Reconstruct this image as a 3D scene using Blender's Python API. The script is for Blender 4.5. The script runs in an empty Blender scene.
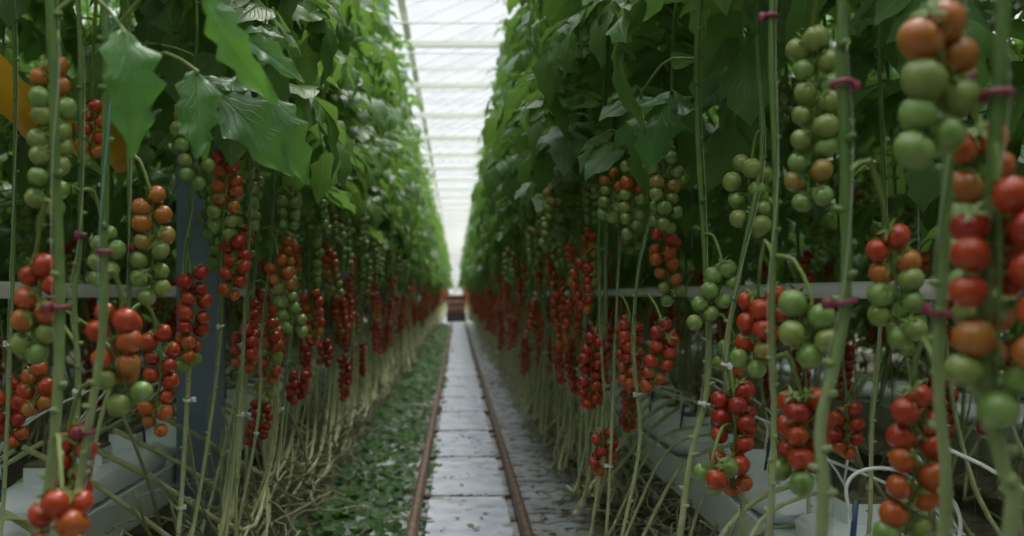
import bpy, math, random
import numpy as np
from mathutils import Vector, Matrix, Quaternion

RNG = random.Random(11)
PI = math.pi
C = bpy.context.scene.collection
H = 1.05           # camera height
F = 1000.0         # focal length in pixels
VX, VY = 457.0, 294.0


def W(px, py, Y):
    """the point of the place at distance Y down the aisle along a photograph direction"""
    return Vector(((px - VX) / F * Y, Y, H - (py - VY) / F * Y))


# ------------------------------------------------------------------ materials
def new_mat(name):
    m = bpy.data.materials.new(name)
    m.use_nodes = True
    nt = m.node_tree
    b = nt.nodes['Principled BSDF']
    return m, nt, b


def noise_col(nt, c1, c2, scale, detail=3, coord='Object', lo=0.35, hi=0.65):
    tc = nt.nodes.new('ShaderNodeTexCoord')
    nz = nt.nodes.new('ShaderNodeTexNoise')
    nz.inputs['Scale'].default_value = scale
    nz.inputs['Detail'].default_value = detail
    nt.links.new(tc.outputs[coord], nz.inputs['Vector'])
    r = nt.nodes.new('ShaderNodeValToRGB')
    r.color_ramp.elements[0].position = lo
    r.color_ramp.elements[1].position = hi
    r.color_ramp.elements[0].color = (*c1, 1)
    r.color_ramp.elements[1].color = (*c2, 1)
    nt.links.new(nz.outputs['Fac'], r.inputs['Fac'])
    return r, nz, tc


def simple(name, c1, c2=None, rough=0.6, scale=8, metal=0, spec=0.5, bump=0.0):
    m, nt, b = new_mat(name)
    c2 = c2 or tuple(x * 0.8 for x in c1)
    r, nz, tc = noise_col(nt, c1, c2, scale)
    nt.links.new(r.outputs['Color'], b.inputs['Base Color'])
    b.inputs['Roughness'].default_value = rough
    b.inputs['Metallic'].default_value = metal
    b.inputs['Specular IOR Level'].default_value = spec
    if bump:
        bp = nt.nodes.new('ShaderNodeBump')
        bp.inputs['Strength'].default_value = bump
        bp.inputs['Distance'].default_value = 0.01
        nt.links.new(nz.outputs['Fac'], bp.inputs['Height'])
        nt.links.new(bp.outputs['Normal'], b.inputs['Normal'])
    return m


def leaf_mat(name, c1, c2, trans, rough=0.38, tfac=0.32):
    m, nt, b = new_mat(name)
    # UV: x along the leaflet, y across (0.5 = midrib): pale midrib and side veins
    tc = nt.nodes.new('ShaderNodeTexCoord')
    sep = nt.nodes.new('ShaderNodeSeparateXYZ')
    nt.links.new(tc.outputs['UV'], sep.inputs[0])

    def mth(op, a, bb=None, clamp=False):
        n = nt.nodes.new('ShaderNodeMath')
        n.operation = op
        n.use_clamp = clamp
        for i, v in enumerate((a, bb)):
            if v is None:
                continue
            if isinstance(v, (int, float)):
                n.inputs[i].default_value = v
            else:
                nt.links.new(v, n.inputs[i])
        return n.outputs[0]
    av = mth('ABSOLUTE', mth('SUBTRACT', sep.outputs['Y'], 0.5))
    mid = mth('SUBTRACT', 1.0, mth('MULTIPLY', av, 28.0), True)
    ph = mth('SUBTRACT', mth('MULTIPLY', sep.outputs['X'], 8.0), mth('MULTIPLY', av, 7.0))
    fr = mth('ABSOLUTE', mth('SUBTRACT', mth('FRACT', ph), 0.5))
    side = mth('MULTIPLY', mth('SUBTRACT', 1.0, mth('MULTIPLY', fr, 9.0), True), 0.55)
    vein = mth('MAXIMUM', mid, side)
    r, nz, _ = noise_col(nt, c1, c2, 9.0, 2)
    oi = nt.nodes.new('ShaderNodeObjectInfo')
    hs = nt.nodes.new('ShaderNodeHueSaturation')
    nt.links.new(r.outputs['Color'], hs.inputs['Color'])
    mr = nt.nodes.new('ShaderNodeMapRange')
    mr.inputs['To Min'].default_value = 0.75
    mr.inputs['To Max'].default_value = 1.2
    nt.links.new(oi.outputs['Random'], mr.inputs['Value'])
    nt.links.new(mr.outputs[0], hs.inputs['Value'])
    mx = nt.nodes.new('ShaderNodeMix')
    mx.data_type = 'RGBA'
    nt.links.new(mth('MULTIPLY', vein, 0.55), mx.inputs['Factor'])
    nt.links.new(hs.outputs['Color'], mx.inputs[6])
    mx.inputs[7].default_value = (c2[0] * 1.7, c2[1] * 1.45, c2[2] * 1.6, 1)
    nt.links.new(mx.outputs[2], b.inputs['Base Color'])
    b.inputs['Roughness'].default_value = rough
    bp = nt.nodes.new('ShaderNodeBump')
    bp.inputs['Strength'].default_value = 0.5
    bp.inputs['Distance'].default_value = 0.004
    bp.invert = True
    nt.links.new(vein, bp.inputs['Height'])
    nt.links.new(bp.outputs['Normal'], b.inputs['Normal'])
    tr = nt.nodes.new('ShaderNodeBsdfTranslucent')
    tr.inputs['Color'].default_value = (*trans, 1)
    ms = nt.nodes.new('ShaderNodeMixShader')
    ms.inputs[0].default_value = tfac
    out = nt.nodes['Material Output']
    nt.links.new(b.outputs[0], ms.inputs[1])
    nt.links.new(tr.outputs[0], ms.inputs[2])
    nt.links.new(ms.outputs[0], out.inputs['Surface'])
    return m


M_LEAF = leaf_mat('tomato_leaf', (0.062, 0.150, 0.034), (0.110, 0.225, 0.055), (0.22, 0.41, 0.07), 0.34, 0.36)
M_LEAFHI = leaf_mat('broad_leaf', (0.055, 0.155, 0.045), (0.085, 0.21, 0.06), (0.18, 0.42, 0.05), 0.27)
M_WEED = leaf_mat('weed_leaf', (0.035, 0.11, 0.02), (0.07, 0.18, 0.035), (0.12, 0.3, 0.03), 0.5)


def stem_mat():
    m, nt, b = new_mat('vine_stem')
    r, nz, tc = noise_col(nt, (0.065, 0.14, 0.028), (0.11, 0.19, 0.045), 14)
    r2, _, _ = noise_col(nt, (0.42, 0.45, 0.20), (0.62, 0.61, 0.38), 25)
    sep = nt.nodes.new('ShaderNodeSeparateXYZ')
    nt.links.new(tc.outputs['Object'], sep.inputs[0])
    mr = nt.nodes.new('ShaderNodeMapRange')       # the old, low part of every stem has turned straw-coloured
    mr.inputs['From Min'].default_value = 0.25
    mr.inputs['From Max'].default_value = 1.15
    nt.links.new(sep.outputs['Z'], mr.inputs['Value'])
    mx = nt.nodes.new('ShaderNodeMix')
    mx.data_type = 'RGBA'
    nt.links.new(mr.outputs[0], mx.inputs['Factor'])
    nt.links.new(r2.outputs['Color'], mx.inputs[6])
    nt.links.new(r.outputs['Color'], mx.inputs[7])
    nt.links.new(mx.outputs[2], b.inputs['Base Color'])
    b.inputs['Roughness'].default_value = 0.5
    return m


M_STEM = stem_mat()
M_TWIG = simple('fruit_stalk', (0.13, 0.22, 0.05), (0.20, 0.26, 0.07), 0.5, 30)
FRUIT = [  # from ripe to unripe
    ((0.42, 0.030, 0.014), (0.50, 0.042, 0.016)),
    ((0.54, 0.050, 0.016), (0.60, 0.080, 0.020)),
    ((0.58, 0.095, 0.020), (0.60, 0.145, 0.026)),
    ((0.56, 0.155, 0.030), (0.54, 0.23, 0.040)),
    ((0.44, 0.26, 0.055), (0.36, 0.33, 0.075)),
    ((0.27, 0.35, 0.080), (0.33, 0.41, 0.11)),
    ((0.21, 0.36, 0.075), (0.30, 0.46, 0.13)),
]
M_FRUIT = []
for i, (a, b_) in enumerate(FRUIT):
    a, b_ = tuple(q * 0.66 for q in a), tuple(q * 0.66 for q in b_)
    m, nt, b = new_mat('tomato_skin')
    r, nz, tc = noise_col(nt, a, b_, 1.3 if i < 5 else 2.2, 1)
    nt.links.new(r.outputs['Color'], b.inputs['Base Color'])
    b.inputs['Roughness'].default_value = 0.27
    b.inputs['Specular IOR Level'].default_value = 0.5
    M_FRUIT.append(m)
M_CLIP = simple('purple_clip_plastic', (0.20, 0.03, 0.06), (0.26, 0.05, 0.08), 0.4)
M_CLIPW = simple('white_clip_plastic', (0.65, 0.68, 0.66), (0.55, 0.58, 0.55), 0.45)
M_TWINE = simple('pale_twine', (0.38, 0.40, 0.30), (0.45, 0.45, 0.36), 0.8)
M_TWINEB = simple('blue_twine', (0.16, 0.42, 0.50), (0.2, 0.5, 0.55), 0.7)
M_PIPE = simple('white_painted_pipe', (0.88, 0.86, 0.86), (0.93, 0.91, 0.91), 0.4, 3)
M_RAIL = simple('rusty_rail', (0.16, 0.085, 0.055), (0.24, 0.16, 0.12), 0.55, 12, 0.2)
M_POST = simple('blue_grey_steel', (0.17, 0.23, 0.30), (0.21, 0.27, 0.34), 0.5, 5, 0.2)
M_FILM = simple('white_grow_film', (0.76, 0.82, 0.87), (0.86, 0.90, 0.93), 0.35, 9, bump=0.4)
M_GUTTER = simple('white_coated_steel', (0.66, 0.74, 0.74), (0.76, 0.82, 0.82), 0.45, 4)
M_BLOCK = simple('rooting_block_wool', (0.22, 0.18, 0.10), (0.12, 0.12, 0.06), 0.9, 40)
M_TUBEW = simple('white_drip_tube', (0.75, 0.77, 0.75), (0.7, 0.72, 0.7), 0.35)
M_TUBEB = simple('dark_blue_plastic', (0.015, 0.04, 0.09), (0.02, 0.05, 0.12), 0.4)
M_YELLOW = simple('yellow_sticky_film', (0.90, 0.50, 0.03), (0.85, 0.43, 0.02), 0.35, 6)
M_BEAM = simple('cream_roof_steel', (0.86, 0.85, 0.76), (0.90, 0.89, 0.83), 0.5, 3)
M_GREYBAR = simple('grey_roof_steel', (0.74, 0.76, 0.78), (0.80, 0.82, 0.84), 0.5, 3)
M_DRY = simple('dry_stem', (0.36, 0.35, 0.22), (0.27, 0.28, 0.15), 0.8, 20)
M_LITTER = simple('dry_leaf', (0.20, 0.13, 0.07), (0.12, 0.08, 0.05), 0.9, 20)
M_CRATE = simple('brick_red_crate', (0.33, 0.09, 0.06), (0.38, 0.12, 0.08), 0.5)
M_CRATEB = simple('pale_crate_edge', (0.55, 0.5, 0.5), (0.5, 0.45, 0.45), 0.5)
M_DARK = simple('dark_trolley_steel', (0.05, 0.055, 0.06), (0.07, 0.075, 0.08), 0.5)
M_SHADEWALL = simple('grey_green_shade_wall', (0.16, 0.2, 0.17), (0.2, 0.24, 0.2), 0.7)
M_WIRE = simple('galvanised_wire', (0.4, 0.42, 0.42), (0.5, 0.5, 0.5), 0.4, 5, 0.6)


def ground_mat():
    m, nt, b = new_mat('ground_cover')
    r, nz, tc = noise_col(nt, (0.36, 0.37, 0.40), (0.58, 0.59, 0.63), 2.2, 5)
    r2, nz2, _ = noise_col(nt, (0.13, 0.085, 0.06), (0.13, 0.085, 0.06), 1)
    n3 = nt.nodes.new('ShaderNodeTexNoise')
    n3.inputs['Scale'].default_value = 11
    n3.inputs['Detail'].default_value = 6
    nt.links.new(tc.outputs['Object'], n3.inputs['Vector'])
    rr = nt.nodes.new('ShaderNodeValToRGB')
    rr.color_ramp.elements[0].position = 0.51
    rr.color_ramp.elements[1].position = 0.62
    nt.links.new(n3.outputs['Fac'], rr.inputs['Fac'])
    mx = nt.nodes.new('ShaderNodeMix')
    mx.data_type = 'RGBA'
    nt.links.new(rr.outputs['Color'], mx.inputs['Factor'])
    nt.links.new(r.outputs['Color'], mx.inputs[6])
    nt.links.new(r2.outputs['Color'], mx.inputs[7])
    # the strips under the rows are bare earth and plant waste; the walkway between them is pale cover
    sp = nt.nodes.new('ShaderNodeSeparateXYZ')
    nt.links.new(tc.outputs['Object'], sp.inputs[0])
    a1 = nt.nodes.new('ShaderNodeMath'); a1.operation = 'ADD'; a1.inputs[1].default_value = -0.02
    nt.links.new(sp.outputs['X'], a1.inputs[0])
    a2 = nt.nodes.new('ShaderNodeMath'); a2.operation = 'ABSOLUTE'
    nt.links.new(a1.outputs[0], a2.inputs[0])
    a3 = nt.nodes.new('ShaderNodeMath'); a3.operation = 'MULTIPLY_ADD'; a3.inputs[1].default_value = 0.16
    nt.links.new(nz.outputs['Fac'], a3.inputs[0]); nt.links.new(a2.outputs[0], a3.inputs[2])
    mr = nt.nodes.new('ShaderNodeMapRange')
    mr.inputs['From Min'].default_value = 0.64
    mr.inputs['From Max'].default_value = 0.74
    nt.links.new(a3.outputs[0], mr.inputs['Value'])
    rs, _, _ = noise_col(nt, (0.07, 0.055, 0.035), (0.20, 0.17, 0.10), 16, 6)
    m2 = nt.nodes.new('ShaderNodeMix')
    m2.data_type = 'RGBA'
    nt.links.new(mr.outputs[0], m2.inputs['Factor'])
    nt.links.new(mx.outputs[2], m2.inputs[6])
    nt.links.new(rs.outputs['Color'], m2.inputs[7])
    nt.links.new(m2.outputs[2], b.inputs['Base Color'])
    b.inputs['Roughness'].default_value = 0.8
    return m


M_GROUND = ground_mat()


def slab_mat():
    m, nt, b = new_mat('path_concrete')
    r, nz, tc = noise_col(nt, (0.50, 0.53, 0.62), (0.78, 0.80, 0.90), 5, 5)
    n3 = nt.nodes.new('ShaderNodeTexNoise')
    n3.inputs['Scale'].default_value = 6
    n3.inputs['Detail'].default_value = 8
    nt.links.new(tc.outputs['Object'], n3.inputs['Vector'])
    rr = nt.nodes.new('ShaderNodeValToRGB')
    rr.color_ramp.elements[0].position = 0.58
    rr.color_ramp.elements[1].position = 0.72
    nt.links.new(n3.outputs['Fac'], rr.inputs['Fac'])
    mx = nt.nodes.new('ShaderNodeMix')
    mx.data_type = 'RGBA'
    nt.links.new(rr.outputs['Color'], mx.inputs['Factor'])
    nt.links.new(r.outputs['Color'], mx.inputs[6])
    mx.inputs[7].default_value = (0.22, 0.19, 0.17, 1)
    nt.links.new(mx.outputs[2], b.inputs['Base Color'])
    b.inputs['Roughness'].default_value = 0.75
    return m


M_SLAB = slab_mat()


def glass_mat():
    m = bpy.data.materials.new('whitened_glass')
    m.use_nodes = True
    nt = m.node_tree
    nt.nodes.clear()
    t = nt.nodes.new('ShaderNodeBsdfTransparent')
    t.inputs[0].default_value = (0.97, 0.985, 0.98, 1)
    tl = nt.nodes.new('ShaderNodeBsdfTranslucent')
    tl.inputs[0].default_value = (0.9, 0.92, 0.92, 1)
    tc = nt.nodes.new('ShaderNodeTexCoord')
    nz = nt.nodes.new('ShaderNodeTexNoise')
    nz.inputs['Scale'].default_value = 0.9
    nt.links.new(tc.outputs['Object'], nz.inputs['Vector'])
    mr = nt.nodes.new('ShaderNodeMapRange')
    mr.inputs['To Min'].default_value = 0.10
    mr.inputs['To Max'].default_value = 0.30
    nt.links.new(nz.outputs['Fac'], mr.inputs['Value'])
    mx = nt.nodes.new('ShaderNodeMixShader')
    o = nt.nodes.new('ShaderNodeOutputMaterial')
    nt.links.new(mr.outputs[0], mx.inputs[0])
    nt.links.new(t.outputs[0], mx.inputs[1])
    nt.links.new(tl.outputs[0], mx.inputs[2])
    nt.links.new(mx.outputs[0], o.inputs[0])
    return m


M_GLASS = glass_mat()


# ------------------------------------------------------------------ mesh builder
class MB:
    def __init__(self):
        self.v, self.f, self.uv, self.mi, self.n = [], [], [], [], 0

    def add(self, V, Fc, mi=0, uv=None):
        V = np.asarray(V, dtype=float)
        self.v.append(V)
        for fc in Fc:
            self.f.append([i + self.n for i in fc])
            self.mi.append(mi)
            for i in fc:
                self.uv.append(tuple(uv[i]) if uv is not None else (0.0, 0.0))
        self.n += len(V)

    def box(self, lo, hi, mi=0, M=None):
        x0, y0, z0 = lo
        x1, y1, z1 = hi
        V = np.array([(x0, y0, z0), (x1, y0, z0), (x1, y1, z0), (x0, y1, z0), (x0, y0, z1), (x1, y0, z1), (x1, y1, z1), (x0, y1, z1)])
        if M is not None:
            V = np.array([M @ Vector(p) for p in V])
        self.add(V, [(0, 3, 2, 1), (4, 5, 6, 7), (0, 1, 5, 4), (1, 2, 6, 5), (2, 3, 7, 6), (3, 0, 4, 7)], mi)

    def tube(self, pts, rad, n=8, mi=0, caps=True):
        P = [Vector(p) for p in pts]
        R = rad if hasattr(rad, '__len__') else [rad] * len(P)
        V, Fc = [], []
        nrm = None
        for i, p in enumerate(P):
            t = (P[min(i + 1, len(P) - 1)] - P[max(i - 1, 0)])
            t = t.normalized() if t.length > 1e-9 else Vector((0, 0, 1))
            if nrm is None:
                a = Vector((1, 0, 0)) if abs(t.x) < 0.8 else Vector((0, 1, 0))
                nrm = t.cross(a).normalized()
            else:
                nrm = (nrm - t * nrm.dot(t))
                nrm = nrm.normalized() if nrm.length > 1e-6 else t.orthogonal().normalized()
            bn = t.cross(nrm)
            for k in range(n):
                a = 2 * PI * k / n
                V.append(p + (nrm * math.cos(a) + bn * math.sin(a)) * R[i])
        for i in range(len(P) - 1):
            for k in range(n):
                k2 = (k + 1) % n
                Fc.append((i * n + k, i * n + k2, (i + 1) * n + k2, (i + 1) * n + k))
        if caps:
            Fc.append(tuple(range(n - 1, -1, -1)))
            Fc.append(tuple((len(P) - 1) * n + k for k in range(n)))
        self.add(np.array([tuple(v) for v in V]), Fc, mi)

    def mesh(self, name, mats, smooth=True):
        me = bpy.data.meshes.new(name)
        V = np.concatenate(self.v) if self.v else np.zeros((0, 3))
        me.from_pydata(V.tolist(), [], self.f)
        for m in (mats if isinstance(mats, (list, tuple)) else [mats]):
            me.materials.append(m)
        me.polygons.foreach_set('material_index', self.mi)
        me.polygons.foreach_set('use_smooth', [smooth] * len(self.f))
        if any(u != (0.0, 0.0) for u in self.uv):
            l = me.uv_layers.new(name='UVMap')
            l.data.foreach_set('uv', [c for u in self.uv for c in u])
        me.update()
        return me


def link(name, me, parent=None, loc=None, rot=None, mat=None):
    o = bpy.data.objects.new(name, me)
    C.objects.link(o)
    if parent is not None:
        o.parent = parent
    if mat is not None:
        o.matrix_local = mat
    else:
        if loc is not None:
            o.location = loc
        if rot is not None:
            o.rotation_euler = rot
    return o


def tag(o, label=None, cat=None, group=None, kind=None):
    if label:
        o['label'] = label
    if cat:
        o['category'] = cat
    if group:
        o['group'] = group
    if kind:
        o['kind'] = kind
    return o


def spline(pts, n):
    """Catmull-Rom through the points"""
    P = [Vector(p) for p in pts]
    P = [P[0] * 2 - P[1]] + P + [P[-1] * 2 - P[-2]]
    out = []
    segs = len(P) - 3
    for i in range(n):
        u = i / (n - 1) * segs
        s = min(int(u), segs - 1)
        t = u - s
        a, b, c, d = P[s:s + 4]
        out.append(0.5 * ((2 * b) + (c - a) * t + (2 * a - 5 * b + 4 * c - d) * t * t + (3 * b - a - 3 * c + d) * t ** 3))
    return out


# ------------------------------------------------------------------ leaves
def leaflet_template(nu, nv, rng, lobes=3, depth=0.30):
    us = np.linspace(0, 1, nu)
    vs = np.linspace(-1, 1, nv)
    V, UV = [], []
    ph = rng.uniform(0, 6)
    curl = rng.uniform(0.15, 0.45)
    fold = rng.uniform(0.08, 0.35)
    for u in us:
        base = (math.sin(PI * u ** 0.72)) ** 0.85 if 0 < u < 1 else 0.0
        saw = 1 - ((u * lobes + 0.25) % 1.0)
        w = 0.27 * base * (1 + depth * (saw - 0.5) * (1.4 - u)) + (0.01 if u < 1 else 0)
        for v in vs:
            x = u + 0.10 * abs(v) * base * (saw - 0.35)
            z = -curl * u * u + fold * w * abs(v) - 0.05 * (v * v) * (1 + math.sin(ph + 9 * u)) * base
            z += 0.018 * math.sin(ph + 17 * u + 2.5 * v) * abs(v)
            V.append((x, v * w, z))
            UV.append((u, 0.5 + 0.5 * v))
    Fc = []
    for i in range(nu - 1):
        for j in range(nv - 1):
            Fc.append((i * nv + j, (i + 1) * nv + j, (i + 1) * nv + j + 1, i * nv + j + 1))
    return np.array(V), Fc, UV


_r = random.Random(5)
LT = [leaflet_template(9, 5, _r, 3, 0.45) for _ in range(8)]
LT_LO = [leaflet_template(5, 3, _r, 2, 0.3) for _ in range(4)]
LT_HI = [leaflet_template(25, 9, _r, 4, 0.55) for _ in range(5)]


def add_leaflet(mb, tmpl, p, d, up, L, wid=1.0, mi=0):
    d = d.normalized()
    s = up.cross(d)
    s = s.normalized() if s.length > 1e-4 else Vector((0, 1, 0))
    n = d.cross(s)
    V, Fc, UV = tmpl
    M = np.array([tuple(d), tuple(s * wid), tuple(n)]) * L
    mb.add(V @ M + np.array(tuple(p)), Fc, mi, UV)


def add_leaf(mb, rng, base, az, length, elev, droop, templates, pairs=4, size=0.14, nt=6, rr=0.0028):
    """a compound tomato leaf: arching rachis, leaflet pairs, terminal leaflet"""
    out = Vector((math.cos(az), math.sin(az), 0))
    side = Vector((-math.sin(az), math.cos(az), 0))
    pts = []
    p = Vector(base)
    N = 9
    e = elev
    tw = rng.uniform(-0.25, 0.25)
    for i in range(N):
        pts.append(p.copy())
        dirv = out * math.cos(e) + Vector((0, 0, math.sin(e))) + side * tw * (i / N)
        p = p + dirv * (length / (N - 1))
        e -= droop / (N - 1) * (1.4 if i > 2 else 0.8)
    mb.tube(pts, [rr * (1.3 - 0.9 * i / N) for i in range(N)], nt, 1, False)

    def at(t):
        u = t * (N - 1)
        i = min(int(u), N - 2)
        return pts[i].lerp(pts[i + 1], u - i), (pts[i + 1] - pts[i]).normalized()
    for k in range(pairs):
        t = 0.28 + 0.66 * k / max(1, pairs - 1) * 0.92
        q, tg = at(min(t, 0.93))
        up = side.cross(tg) * -1
        if up.z < 0:
            up = -up
        for sgn in (-1, 1):
            a = rng.uniform(0.75, 1.25)
            d = tg * math.cos(a) + side * sgn * math.sin(a) + Vector((0, 0, -rng.uniform(-0.1, 0.45)))
            L = size * rng.uniform(0.75, 1.15) * (0.75 + 0.35 * math.sin(PI * min(1, t)))
            upv = (up + side * sgn * rng.uniform(-0.3, 0.5) + out * rng.uniform(-.2, .4))
            add_leaflet(mb, rng.choice(templates), q + d.normalized() * 0.012, d, upv, L, rng.uniform(0.85, 1.15))
    q, tg = at(1.0)
    add_leaflet(mb, rng.choice(templates), q, tg + Vector((0, 0, -0.15)), Vector((0, 0, 1)) + out * 0.3, size * rng.uniform(1.1, 1.4), 1.1)


TOP = 3.75
LEAN = 0.10      # metres outwards per metre of height above the fruit zone


def lean(z, k=LEAN):
    return max(0.0, z - 1.5) * k


def foliage_mesh(rng, templates, n=21, z0=1.54, z1=TOP, size=0.15, pairs=4, nt=5):
    mb = MB()
    az = rng.uniform(0, 6)
    for i in range(n):
        t = i / (n - 1)
        z = z0 + (z1 - z0) * t
        az += 2.4 + rng.uniform(-0.4, 0.4)
        ln = rng.uniform(0.26, 0.48) * (1 - 0.25 * max(0, t - 0.6) / 0.4)
        # leaves reach less far over the aisle (-x) than along the row
        ln *= 1.0 - 0.22 * max(0.0, -math.cos(az))
        add_leaf(mb, rng, (lean(z), 0, z), az, ln, rng.uniform(0.1, 0.75) + 0.4 * max(0, t - 0.7), rng.uniform(0.5, 1.6), templates,
                 pairs, size * rng.uniform(0.8, 1.1) * (1 - 0.3 * max(0, t - 0.75) / 0.25), nt)
    return mb.mesh('foliage', [M_LEAF, M_TWIG])


FOL = [foliage_mesh(random.Random(40 + i), LT, n=24) for i in range(7)]
FOL_LO = [foliage_mesh(random.Random(70 + i), LT_LO, n=22, pairs=3, nt=3, size=0.17) for i in range(4)]


# ------------------------------------------------------------------ fruit
def tomato_mesh(mi, seg=20, rings=12, seed=0, calyx=True):
    rng = random.Random(seed)
    mb = MB()
    V, Fc = [], []
    for i in range(rings + 1):
        th = PI * i / rings
        r = 0.5 * math.sin(th)
        z = 0.47 * math.cos(th)
        if i < 3:
            z -= 0.05 * (1 - i / 3) ** 1.0      # dimple under the calyx
        for k in range(seg):
            a = 2 * PI * k / seg
            rr = r * (1 + 0.012 * math.cos(5 * a + seed))
            V.append((rr * math.cos(a), rr * math.sin(a), z))
    for i in range(rings):
        for k in range(seg):
            k2 = (k + 1) % seg
            Fc.append((i * seg + k, (i + 1) * seg + k, (i + 1) * seg + k2, i * seg + k2))
    mb.add(V, Fc, 0)
    if calyx:
        for s in range(5):
            a = 2 * PI * s / 5 + rng.uniform(-0.2, 0.2)
            c, sn = math.cos(a), math.sin(a)
            lift = rng.uniform(0.02, 0.16)
            vs = []
            for t, w in ((0.0, 0.06), (0.18, 0.085), (0.38, 0.050), (0.56, 0.004)):
                z = 0.44 - 0.35 * t * t * 1.4 + lift * t * 2 + 0.25 * max(0, t - .3)
                for sg in (-1, 1):
                    vs.append((c * t - sn * w * sg, sn * t + c * w * sg, z + 0.01))
            mb.add(vs, [(0, 1, 3, 2), (2, 3, 5, 4), (4, 5, 7, 6)], 1)
        mb.tube([(0, 0, 0.40), (0.02, 0, 0.56), (0.0, 0.03, 0.66)], [0.035, 0.03, 0.045], 5, 1)
    return mb.mesh('tomato', [M_FRUIT[mi], M_TWIG])


TOM = [[tomato_mesh(i, seed=s + i) for s in range(2)] for i in range(7)]


def ripe_index(v, rng):
    v += rng.uniform(-0.09, 0.09)
    for i, th in enumerate((0.86, 0.68, 0.56, 0.46, 0.37, 0.24)):
        if v > th:
            return i
    return 6


def truss_layout(rng, n, d, wide=0, bend=(0, 0), arch=0.06, dirv=None):
    """rachis points and fruit seats; local origin is where the fruit starts, hanging towards -z"""
    step = d * 0.42 if not wide else d * 0.29
    L = step * n
    pts = []
    for i in range(8):
        t = i / 7
        pts.append(Vector((bend[0] * t * t + 0.006 * math.sin(5 * t), bend[1] * t * t, -L * t)))
    seats = []
    az0 = rng.uniform(-0.3, 0.3)
    for i in range(n):
        t = (i + 0.3) / n
        u = t * 7
        k = min(int(u), 6)
        r = pts[k].lerp(pts[k + 1], u - k)
        if wide:
            az = az0 + i * 2.15 + rng.uniform(-0.25, 0.25)
            off = d * 0.66
        else:
            az = az0 + (0 if i % 2 == 0 else PI) + rng.uniform(-0.28, 0.28)
            off = d * 0.49
        if i == n - 1 or (i == 0 and not wide):
            off *= 0.4
        a = Vector((math.cos(az), math.sin(az), 0))
        c = r + a * off * rng.uniform(0.85, 1.12) + Vector((rng.uniform(-.09, .09), rng.uniform(-.16, .16), rng.uniform(-.12, .12) - 0.12)) * d
        axis = (-a * 0.6 + Vector((rng.uniform(-.3, .3), rng.uniform(-.7, .2), rng.uniform(0.35, 0.9)))).normalized()
        seats.append((t, c, axis, d * rng.uniform(0.86, 1.08) * (1 - 0.12 * t)))
    return pts, seats


def rachis_mesh(pts, stalk, r=0.0026):
    """stalk: extra points from the stem down to the first fruit"""
    mb = MB()
    allp = [Vector(p) for p in stalk] + pts[1:]
    sp = spline(allp, max(12, 2 * len(allp)))
    mb.tube(sp, [r * (1.35 - 0.8 * i / len(sp)) for i in range(len(sp))], 6)
    return mb.mesh('fruit_truss', [M_TWIG])


def axis_matrix(c, axis, s, spin):
    q = Vector((0, 0, 1)).rotation_difference(axis) @ Quaternion((0, 0, 1), spin)
    return Matrix.LocRotScale(c, q, Vector((s, s, s)))


def near_truss(parent, rng, origin, stem_pt, n, d, base, spread, wide=0, bend=(0, 0), rotz=None, colours=None, label=None):
    """a truss whose every tomato is an object; origin and stem_pt in the plant's frame"""
    pts, seats = truss_layout(rng, int(n * 1.2), d, wide, bend)
    rz = rotz if rotz is not None else rng.uniform(-0.5, 0.5)
    R = Matrix.Rotation(rz, 3, 'Z')
    origin = Vector(origin)
    s = R.inverted() @ (Vector(stem_pt) - origin)
    mid = s * 0.45 + Vector((0, 0, 0.018 + 0.12 * abs(s.x) + 0.12 * abs(s.y)))
    me = rachis_mesh(pts, [s, mid, Vector((0, 0, 0.004))])
    tr = link('fruit_truss', me, parent, origin, (0, 0, rz))
    if label:
        tr['label'] = label
    for k, (t, c, ax, dd) in enumerate(seats):
        ci = colours[min(k * len(colours) // len(seats), len(colours) - 1)] if colours else ripe_index(base - spread * t, rng)
        link('tomato', TOM[ci][k % 2], tr, mat=axis_matrix(c, ax, dd, rng.uniform(0, 6)))
    return tr


# small, far trusses: one mesh each
def small_tomato():
    V, Fc = [], []
    rings, seg = 5, 7
    for i in range(rings + 1):
        th = PI * i / rings
        for k in range(seg):
            a = 2 * PI * k / seg
            V.append((0.5 * math.sin(th) * math.cos(a), 0.5 * math.sin(th) * math.sin(a), 0.48 * math.cos(th)))
    for i in range(rings):
        for k in range(seg):
            k2 = (k + 1) % seg
            Fc.append((i * seg + k, (i + 1) * seg + k, (i + 1) * seg + k2, i * seg + k2))
    return np.array(V), Fc


ST = small_tomato()


def far_truss_into(mb, rng, origin, base, spread, n=12, d=0.040):
    pts, seats = truss_layout(rng, n, d, rng.random() < 0.3, (rng.uniform(-.03, .03), rng.uniform(-.03, .03)))
    o = Vector(origin)
    mb.tube([o + Vector((0.04, 0, 0.02))] + [o + p for p in pts[::2]], 0.003, 4, 7)
    for t, c, ax, dd in seats:
        mb.add(ST[0] * dd + np.array(tuple(o + c)), ST[1], ripe_index(base - spread * t, rng))


FAR_T = {}
for lev, (b0, sp) in enumerate(((0.95, 0.2), (0.88, 0.38), (0.72, 0.45), (0.36, 0.35), (0.2, 0.1))):
    for q in range(3):
        mb = MB()
        far_truss_into(mb, random.Random(300 + lev * 10 + q), (0, 0, 0), b0, sp, 12 + q)
        FAR_T[lev, q] = mb.mesh('fruit_truss', M_FRUIT + [M_TWIG])


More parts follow.
